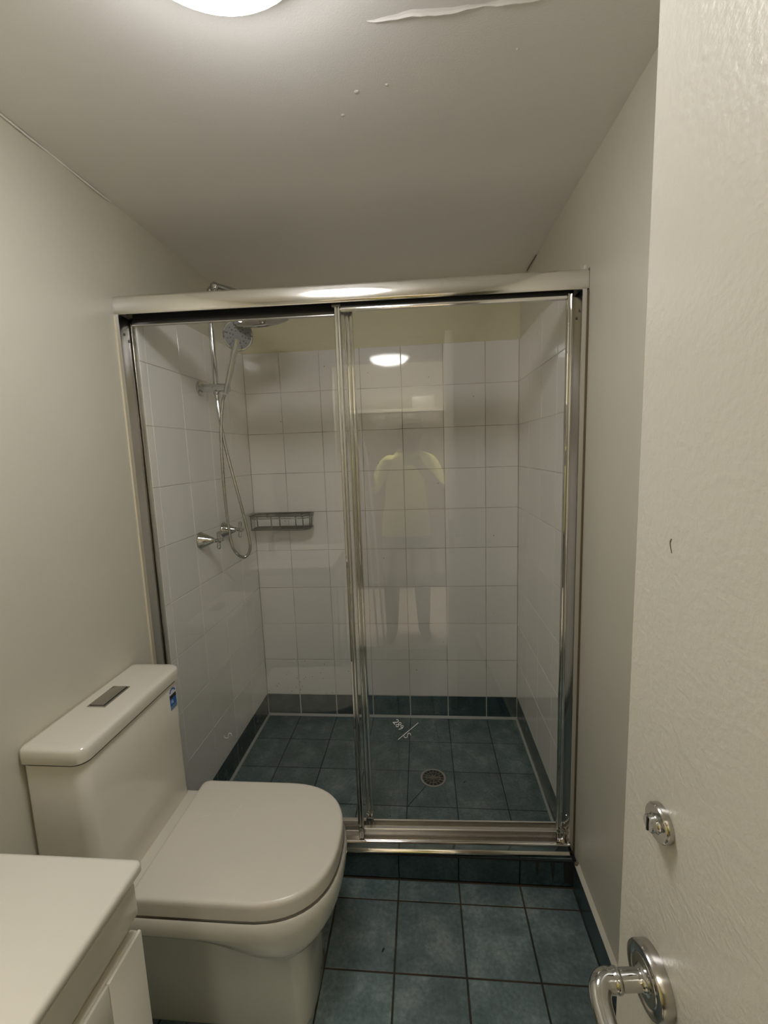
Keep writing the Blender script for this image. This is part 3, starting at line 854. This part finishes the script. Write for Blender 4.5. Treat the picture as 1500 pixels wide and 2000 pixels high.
# cistern
def cr(x0, x1, y0, y1, z, rf=0.028, rb=0.012):
    return [tl((x, y, z)) for x, y in rrect(x0, x1, y0, y1, (rb, rf, rf, rb), 6)]
cis = loft('cistern', [cr(-0.790, -0.640, -1.386, -1.008, 0.372), cr(-0.790, -0.643, -1.387, -1.006, 0.42), cr(-0.790, -0.6465, -1.387, -1.004, 0.60), cr(-0.790, -0.6475, -1.386, -1.003, 0.756), cr(-0.789, -0.6495, -1.384, -1.005, 0.7595), cr(-0.787, -0.653, -1.380, -1.008, 0.7605)], M_CERAMIC, toi)
loft('lid_seam_shade', [cr(-0.789, -0.6486, -1.3852, -1.0036, z_) for z_ in (0.7585, 0.7652)], M_DARKGAP, cis)  # dark ring painted in for the shade under the lid's overhang
loft('cistern_lid', [cr(-0.791, -0.650, -1.384, -1.003, 0.7645), cr(-0.793, -0.6435, -1.391, -0.9955, 0.7650), cr(-0.793, -0.6412, -1.3925, -0.9945, 0.7672), cr(-0.793, -0.6405, -1.3925, -0.9940, 0.782), cr(-0.793, -0.6410, -1.392, -0.9945, 0.7935), cr(-0.792, -0.6435, -1.3895, -0.997, 0.7985), cr(-0.79, -0.649, -1.384, -1.002, 0.8010), cr(-0.783, -0.660, -1.372, -1.014, 0.8020)], M_CERAMIC, cis)
fl = box('flush_plate', tl((-0.757, -1.231, 0.8015)), tl((-0.708, -1.133, 0.8042)), M_SATIN, cis, 0.0008)
bpy.context.view_layer.update()
box('button_gap', tl((-0.7535, -1.2275, 0.8042)), tl((-0.7115, -1.1365, 0.8044)), M_DARKGAP, toi)
box('flush_button', tl((-0.7530, -1.2265, 0.8044)), tl((-0.7145, -1.1375, 0.8062)), M_SATIN, toi, 0.0006)
# water rating sticker on the cistern
st_y0, st_y1, st_z0, st_z1 = -1.060, -1.026, 0.684, 0.752
xs_ = -0.6476
def sticker(name, y0, y1, z0, z1, mat, arch=False, off=0.0):
    pts_ = [(y0, z0), (y1, z0)]
    if arch:
        r = (y1 - y0) / 2
        pts_ += [((y0 + y1) / 2 + r * math.cos(a), z1 - r + r * math.sin(a)) for a in [PI * k / 12 for k in range(13)]]
    else:
        pts_ += [(y1, z1), (y0, z1)]
    return loft(name, [[tl((xs_ + off + (z - 0.72) * -0.009, y, z)) for y, z in pts_], [tl((xs_ + off + 0.0004 + (z - 0.72) * -0.009, y, z)) for y, z in pts_]], mat, toi, False)
sticker('rating_label', st_y0, st_y1, st_z0, st_z1, M_LABELWHITE, True)
sticker('label_block', st_y0 + 0.001, st_y1 - 0.001, 0.697, 0.719, M_BLUE, False, 0.0005)
sticker('label_block', st_y0 + 0.001, st_y1 - 0.001, st_z0 + 0.001, 0.697, M_LABELGREY, False, 0.0005)
sticker('label_band', st_y0 + 0.001, st_y1 - 0.001, 0.719, 0.730, M_BLACK, False, 0.0005)
for k in range(6):
    a = PI * (0.12 + 0.152 * k)
    cy, cz = (st_y0 + st_y1) / 2 + 0.0125 * -math.cos(a), 0.735 + 0.0115 * math.sin(a)
    sticker('label_star', cy - 0.0026, cy + 0.0026, cz - 0.0026, cz + 0.0026, M_BLUE, False, 0.0006)
sticker('label_figure', st_y0 + 0.007, st_y0 + 0.009, 0.705, 0.714, M_LABELWHITE, False, 0.001)
sticker('label_figure', st_y0 + 0.0125, st_y0 + 0.0165, 0.7045, 0.7065, M_LABELWHITE, False, 0.001)
sticker('label_figure', st_y0 + 0.0125, st_y0 + 0.0145, 0.7065, 0.714, M_LABELWHITE, False, 0.001)

# ------------------------------------------------------------------ vanity
VY1, VY0 = -1.658, -2.26
van = thing('vanity_unit', 'white vanity unit with a ceramic top, at the corner below the toilet', 'vanity', (-0.56, -1.96, ZF))
vl = lambda x, y, z: (x + 0.56, y + 1.96, z - ZF)
box('cabinet', vl(-0.794, VY0 + 0.004, ZF + 0.09), vl(-0.356, VY1 - 0.006, 0.742), M_WHITEGLOSS, van, 0.001)
box('plinth', vl(-0.79, VY0 + 0.02, ZF), vl(-0.40, VY1 - 0.03, ZF + 0.09), M_WHITEGLOSS, van)
# ceramic top with an oval basin let into it
cx, cy, rx, ry, N = -0.545, -2.00, 0.135, 0.20, 40
def slab_ring(inset, z, r):
    return [vl(x, y, z) for x, y in rrect(-0.794 + inset, -0.3225 - inset, VY0 + inset, VY1 - inset, (r, r, r, r), 4)]
slab = loft('countertop', [slab_ring(0.020, 0.794, 0.004), slab_ring(0.014, 0.800, 0.005), slab_ring(0.003, 0.816, 0.008), slab_ring(0.0, 0.820, 0.009), slab_ring(0.0, 0.829, 0.009), slab_ring(0.002, 0.8325, 0.008), slab_ring(0.006, 0.834, 0.006)], M_BASIN, van)
box('apron', vl(-0.79, VY0 + 0.006, 0.742), vl(-0.339, VY1 - 0.002, 0.7942), M_WHITEGLOSS, van, 0.002)
bowl_rings = []
for s, z in ((1.06, 0.8338), (1.05, 0.8385), (1.0, 0.8395), (0.96, 0.835), (0.86, 0.8352), (0.6, 0.8346), (0.12, 0.8343)):
    bowl_rings.append([vl(cx + rx * s * math.cos(2 * PI * k / N), cy + ry * s * math.sin(2 * PI * k / N), z) for k in range(N)])
loft('basin_rim', bowl_rings, M_BASIN, van)
dy = [(VY0 + 0.006, -1.962), (-1.956, VY1 - 0.003)]
for (a, b) in dy:
    d = box('door', vl(-0.3555, a, ZF + 0.10), vl(-0.343, b, 0.714), M_WHITEGLOSS, van, 0.002)
    w = 0.07
    boxes('door_frame', [(vl(-0.3425, a, ZF + 0.10), vl(-0.3365, a + w, 0.716)), (vl(-0.3425, b - w, ZF + 0.10), vl(-0.3365, b, 0.716)),
                         (vl(-0.3425, a + w + 0.0002, 0.716 - w), vl(-0.3365, b - w - 0.0002, 0.716)), (vl(-0.3425, a + w + 0.0002, ZF + 0.10), vl(-0.3365, b - w - 0.0002, ZF + 0.10 + w))], M_WHITEGLOSS, d, 0.0022)
bt = thing('basin_tap', 'small chrome basin tap on the vanity top, seen only by reflection', 'tap', (-0.735, -2.0, 0.834))
lathe('body', [(0.0, 0.0), (0.024, 0.0), (0.024, 0.006), (0.019, 0.010), (0.018, 0.10), (0.015, 0.108), (0.0, 0.11)], (0, 0, 0), (0, 0, 1), M_CHROME, bt, 24)
tube('spout', [(0.0, 0, 0.07), (0.05, 0, 0.085), (0.10, 0, 0.088), (0.115, 0, 0.08), (0.118, 0, 0.065)], 0.011, M_CHROME, bt, 14)
tube('lever', [(0.0, 0, 0.105), (0.02, 0, 0.125), (0.06, 0, 0.14)], [0.009, 0.007, 0.006], M_CHROME, bt, 12)

# ------------------------------------------------------------------ the open door
TH = math.radians(5.404)
door = bpy.data.objects.new('door_1', None)
COL.objects.link(door)
door.location = (0.284, -1.804, ZF)
door.rotation_euler = (0, 0, TH)
structure(door, 'open cream painted door with lever handle and privacy lock', 'door')
# local: -y along the door to the hinge, -x is the face towards the camera
DW, DT = 0.755, 0.038
leaf = box('door_leaf', (0, -DW, 0.008), (DT, 0, 2.023), M_DOOR, door, 0.0016)
def dz(z): return z - ZF
BS, HZ, SZ = -0.0578, 0.959, 1.1055
h = lathe('handle_rose', [(0.0, 0.0), (0.0262, 0.0), (0.0262, 0.0095), (0.0252, 0.0112), (0.0188, 0.0112), (0.0178, 0.0104), (0.0172, 0.0112), (0.0, 0.0114)], (0, BS, dz(HZ)), (-1, 0, 0), M_SATIN, leaf, 48)
c0 = Vector((0, BS, dz(HZ)))
lathe('neck', [(0.0, 0.010), (0.0110, 0.010), (0.0110, 0.012), (0.0090, 0.0135), (0.0080, 0.016), (0.0080, 0.0315), (0.0086, 0.032), (0.0094, 0.0335), (0.0094, 0.0355), (0.0086, 0.037), (0.0082, 0.038), (0.0082, 0.042), (0.0, 0.042)], c0, (-1, 0, 0), M_CHROME, h, 32)
lv = [c0 + Vector((-0.038, 0, 0)), c0 + Vector((-0.0445, 0.0, -0.0002)), c0 + Vector((-0.0505, -0.0045, -0.002)), c0 + Vector((-0.0535, -0.015, -0.006)), c0 + Vector((-0.054, -0.035, -0.011)), c0 + Vector((-0.053, -0.065, -0.014)), c0 + Vector((-0.051, -0.100, -0.013)), c0 + Vector((-0.0505, -0.113, -0.012))]
lvp = catmull(lv, 6)
tube('lever', lvp, [0.0090 if i < 12 else 0.0090 - 0.0010 * min(1, (i - 12) / 12) for i in range(len(lvp) - 1)] + [0.004], M_CHROME, h, 24)
sn = lathe('lock_rose', [(0.0, 0.0), (0.0150, 0.0), (0.0150, 0.0045), (0.0138, 0.0062), (0.0, 0.0066)], (0, BS + 0.003, dz(SZ)), (-1, 0, 0), M_SATIN, leaf, 40)
lathe('turn_knob', [(0.0, 0.006), (0.0082, 0.006), (0.0072, 0.0072), (0.0066, 0.0085), (0.0068, 0.0115), (0.0060, 0.0124), (0.0, 0.0126)], (0, BS + 0.003, dz(SZ)), (-1, 0, 0), M_CHROME, sn, 20)
box('knob_slot', (-0.0132, BS + 0.0022, dz(SZ) - 0.0058), (-0.0124, BS + 0.0038, dz(SZ) + 0.0058), M_BLACK, sn)
# furniture on the hidden face and the hinges
h2 = lathe('handle_rose', [(0.0, 0.0), (0.0262, 0.0), (0.0262, 0.0095), (0.0252, 0.0112), (0.0, 0.0114)], (DT, BS, dz(HZ)), (1, 0, 0), M_SATIN, leaf, 32)
tube('lever', catmull([Vector((DT + 0.010, BS, dz(HZ))), Vector((DT + 0.045, BS, dz(HZ))), Vector((DT + 0.06, BS - 0.012, dz(HZ))), Vector((DT + 0.062, BS - 0.11, dz(HZ) - 0.012))], 6), 0.009, M_CHROME, h2, 14)
box('latch_plate', (0.006, -0.0005, dz(HZ) - 0.09), (DT - 0.006, 0.0012, dz(HZ) + 0.09), M_SATIN, leaf)
for z in (0.25, 1.05, 1.82):
    lathe('hinge', [(0.0, -0.05), (0.007, -0.05), (0.007, 0.05), (0.0, 0.05)], (DT * 0.5, -DW - 0.004, z), (0, 0, 1), M_SATIN, leaf, 12)
def on_door(u_along, z): return Vector((-0.0003, u_along, dz(z)))
tube('hair', catmull([on_door(-0.047, 1.3405), on_door(-0.0455, 1.338), on_door(-0.0462, 1.3345), on_door(-0.0480, 1.3295)], 4), 0.00028, M_BROWN, leaf, 5)

# ------------------------------------------------------------------ hall things seen in the glass
wd = thing('wardrobe', 'dark timber wardrobe in the hall, reflected in the shower glass', 'wardrobe', (0.05, -4.2, 0))
box('carcass', (-0.46, -0.27, 0.0), (0.46, 0.25, 1.795), M_WOOD, wd, 0.004)
box('cornice', (-0.48, -0.28, 1.796), (0.48, 0.27, 1.826), M_WHITEGLOSS, wd, 0.004)
for s in (-1, 1):
    d = box('door', (0.004 if s > 0 else -0.45, 0.2505, 0.09), (0.45 if s > 0 else -0.004, 0.268, 1.78), M_WOOD, wd, 0.003)
    lathe('knob', [(0.0, 0.0), (0.006, 0.0), (0.006, 0.012), (0.014, 0.018), (0.012, 0.026), (0.0, 0.028)], (s * 0.035, 0.268, 0.95), (0, 1, 0), M_CHROME, d, 14)
bx_ = tag(box('storage_box', (0.20, -4.3, 1.8265), (0.42, -4.0, 1.95), M_WHITEGLOSS, None, 0.004), 'white storage box on top of the hall wardrobe, seen by reflection', 'box')
air = thing('clothes_airer', 'folded white clothes airer held upright in the doorway, seen by reflection', 'airer', (-0.155, -2.445, ZF))
for dx in (-0.022, 0.022):
    tube('rail', [(dx + 0.04, 0.0, 0.0), (dx, 0.0, 0.85), (dx - 0.035, 0.0, 1.40), (dx - 0.10, 0.0, 1.735)], 0.008, M_WHITEGLOSS, air, 10)
for t_ in (0.15, 0.55, 1.05, 1.72):
    x = 0.04 - 0.047 * t_ if t_ < 1.3 else -0.095
    tube('crossbar', [(x - 0.024, 0, t_), (x + 0.024, 0, t_)], 0.006, M_WHITEGLOSS, air, 8)

# ------------------------------------------------------------------ photographer, seen in the glass
M_SKIN = simple('skin', (0.16, 0.085, 0.05), 0.5)
M_SHIRT = simple('yellow_shirt', (0.72, 0.68, 0.22), 0.8)
M_PANTS = simple('dark_trousers', (0.035, 0.036, 0.040), 0.85)
M_SHOE = simple('dark_shoes', (0.03, 0.028, 0.026), 0.6)
M_HAIR = simple('dark_hair', (0.012, 0.010, 0.009), 0.7)
PB = Vector((0.09, -2.74, 0.0))
def build_person():
    V, E, Rr = [], [], []
    def v(x, y, z, r, link_to=None):
        V.append((x, y, z)); Rr.append(r)
        if link_to is not None:
            E.append((link_to, len(V) - 1))
        return len(V) - 1
    pel = v(0.085, -2.74, 0.90, (0.165, 0.115))
    wai = v(0.085, -2.735, 1.02, (0.165, 0.125), pel)
    bel = v(0.087, -2.735, 1.13, (0.165, 0.120), wai)
    che = v(0.10, -2.745, 1.27, (0.160, 0.105), bel)
    sho = v(0.115, -2.75, 1.355, (0.115, 0.078), che)
    nec = v(0.130, -2.735, 1.425, (0.055, 0.055), sho)
    jaw = v(0.140, -2.705, 1.485, (0.062, 0.070), nec)
    hea = v(0.145, -2.71, 1.555, (0.076, 0.092), jaw)
    v(0.147, -2.715, 1.615, (0.066, 0.078), hea)
    def arm(s, pts):
        p = v(*pts[0], sho)
        for q in pts[1:]:
            p = v(*q, p)
        return p
    # arm that holds the phone up
    wr = arm(1, [(0.275, -2.745, 1.335, 0.064), (0.325, -2.68, 1.22, 0.050), (0.330, -2.59, 1.12, 0.044), (0.255, -2.44, 1.22, 0.040), (0.172, -2.30, 1.315, 0.029)])
    pa = v(0.150, -2.268, 1.350, 0.032, wr)
    for k, (dx, dz_) in enumerate(((0.006, 0.040), (0.008, 0.020), (0.008, 0.0), (0.006, -0.018))):
        a = v(0.152 + dx, -2.244, 1.362 + dz_, 0.0095, pa)
        b = v(0.146 + dx, -2.228, 1.376 + dz_, 0.0085, a)
        v(0.128, -2.2225, 1.382 + dz_, 0.0075, b)
    a = v(0.126, -2.262, 1.352, 0.0115, pa)
    v(0.104, -2.248, 1.366, 0.0095, a)
    # arm that steadies the airer
    wl = arm(-1, [(-0.045, -2.755, 1.330, 0.064), (-0.105, -2.735, 1.23, 0.050), (-0.150, -2.69, 1.13, 0.044), (-0.170, -2.63, 1.24, 0.038), (-0.178, -2.565, 1.335, 0.028)])
    pl = v(-0.179, -2.540, 1.375, 0.031, wl)
    for k, dz_ in enumerate((0.032, 0.012, -0.008, -0.026)):
        a = v(-0.198, -2.520, 1.388 + dz_, 0.0095, pl)
        b = v(-0.199, -2.492, 1.388 + dz_, 0.0085, a)
        v(-0.182, -2.486, 1.388 + dz_, 0.0075, b)
    a = v(-0.158, -2.520, 1.400, 0.0115, pl)
    v(-0.150, -2.500, 1.420, 0.0095, a)
    for s, ax_ in ((-1, -0.045), (1, 0.200)):
        hip = v(0.085 + s * 0.095, -2.74, 0.82, (0.095, 0.105), pel)
        kn = v(0.080 + s * 0.112, -2.735, 0.475, (0.066, 0.070), hip)
        cf = v(0.078 + s * 0.118, -2.75, 0.33, (0.060, 0.064), kn)
        an = v(ax_, -2.755, 0.095, (0.048, 0.050), cf)
        he = v(ax_, -2.765, 0.046, (0.044, 0.044), an)
        ba = v(ax_ + s * 0.012, -2.655, 0.040, (0.050, 0.038), he)
        v(ax_ + s * 0.016, -2.585, 0.034, (0.040, 0.028), ba)
    me = bpy.data.meshes.new('body_skeleton')
    me.from_pydata(V, E, [])
    ob = bpy.data.objects.new('body_skeleton', me)
    COL.objects.link(ob)
    sk = ob.modifiers.new('Skin', 'SKIN')
    sk.use_smooth_shade = True
    for i, r in enumerate(Rr):
        me.skin_vertices[0].data[i].radius = r if isinstance(r, tuple) else (r, r)
        me.skin_vertices[0].data[i].use_root = (i == 0)
    sub = ob.modifiers.new('Sub', 'SUBSURF')
    sub.levels = 2
    dg = bpy.context.evaluated_depsgraph_get()
    dg.update()
    res = bpy.data.meshes.new_from_object(ob.evaluated_get(dg))
    bpy.data.objects.remove(ob)
    res.name = 'person'
    res.materials.clear()
    for m_ in (M_SKIN, M_SHIRT, M_PANTS, M_SHOE):
        res.materials.append(m_)
    bq = bmesh.new()
    bq.from_mesh(res)
    for co, no in (((0, 0, 0.80), (0, 0, 1)), ((0, 0, 0.08), (0, 0, 1)), ((0, 0, 1.405), (0, 0, 1)), ((0, -2.60, 0), (0, 1, 0))):
        bmesh.ops.bisect_plane(bq, geom=bq.verts[:] + bq.edges[:] + bq.faces[:], plane_co=co, plane_no=no)
    bq.to_mesh(res)
    bq.free()
    for p in res.polygons:
        c = p.center
        mi = 1
        if c.z < 0.08: mi = 3
        elif c.z < 0.80: mi = 2
        elif c.z > 1.405 and c.y < -2.6: mi = 0
        elif c.y > -2.60 and c.z > 1.0: mi = 0
        elif c.x < -0.14 and c.z > 1.16: mi = 0
        p.material_index = mi
        p.use_smooth = True
    o = bpy.data.objects.new('person', res)
    COL.objects.link(o)
    return tag(o, 'person in a yellow top holding up a phone, reflected in the shower glass', 'person')
person = build_person()
hd = Vector((0.145, -2.712, 1.56))
bm = bmesh.new()
bmesh.ops.create_uvsphere(bm, u_segments=24, v_segments=16, radius=1.0)
for vtx in bm.verts:
    vtx.co = Vector((vtx.co.x * 0.084, vtx.co.y * 0.100 - 0.008, vtx.co.z * 0.100 + 0.018))
bmesh.ops.delete(bm, geom=[f for f in bm.faces if f.calc_center_median().y > 0.03 and f.calc_center_median().z < 0.065 or f.calc_center_median().z < -0.045], context='FACES')
for vtx in bm.verts:
    vtx.co += hd
from_bm('hair', bm, M_HAIR, person, True)
M_EYE = simple('eye_white', (0.6, 0.58, 0.55), 0.3)
for s in (-1, 1):
    e = lathe('eye', [(0.0, -0.010), (0.007, -0.007), (0.010, 0.0), (0.007, 0.007), (0.0, 0.010)], hd + Vector((s * 0.030, 0.083, 0.0)), (0, 1, 0), M_EYE, person, 12)
    lathe('pupil', [(0.0, 0.0), (0.0045, 0.0), (0.0, 0.0015)], hd + Vector((s * 0.030, 0.0925, 0.0)), (0, 1, 0), M_BLACK, e, 10)
    tube('ear', catmull([hd + Vector((s * 0.078, -0.01, 0.03)), hd + Vector((s * 0.092, -0.02, 0.015)), hd + Vector((s * 0.090, -0.018, -0.015)), hd + Vector((s * 0.076, -0.004, -0.032))], 4), 0.008, M_SKIN, person, 8)
tube('nose', [hd + Vector((0, 0.080, 0.005)), hd + Vector((0, 0.098, -0.022)), hd + Vector((0, 0.102, -0.034)), hd + Vector((0, 0.086, -0.042))], [0.006, 0.010, 0.013, 0.006], M_SKIN, person, 10)
tube('mouth', catmull([hd + Vector((-0.024, 0.070, -0.066)), hd + Vector((0, 0.082, -0.068)), hd + Vector((0.024, 0.070, -0.066))], 4), 0.005, simple('lips', (0.14, 0.05, 0.04), 0.5), person, 8)
ph = thing('phone', 'dark phone held up in one hand by the person, seen by reflection', 'phone', (0.0996, -2.216, 1.405))
box('body', (-0.036, -0.008, -0.078), (0.036, 0.0, 0.078), M_BLACK, ph, 0.003)
lathe('lens', [(0.0, 0.0), (0.009, 0.0), (0.009, 0.003), (0.0, 0.003)], (-0.016, 0.0, 0.055), (0, 1, 0), M_CHROME, ph, 16)
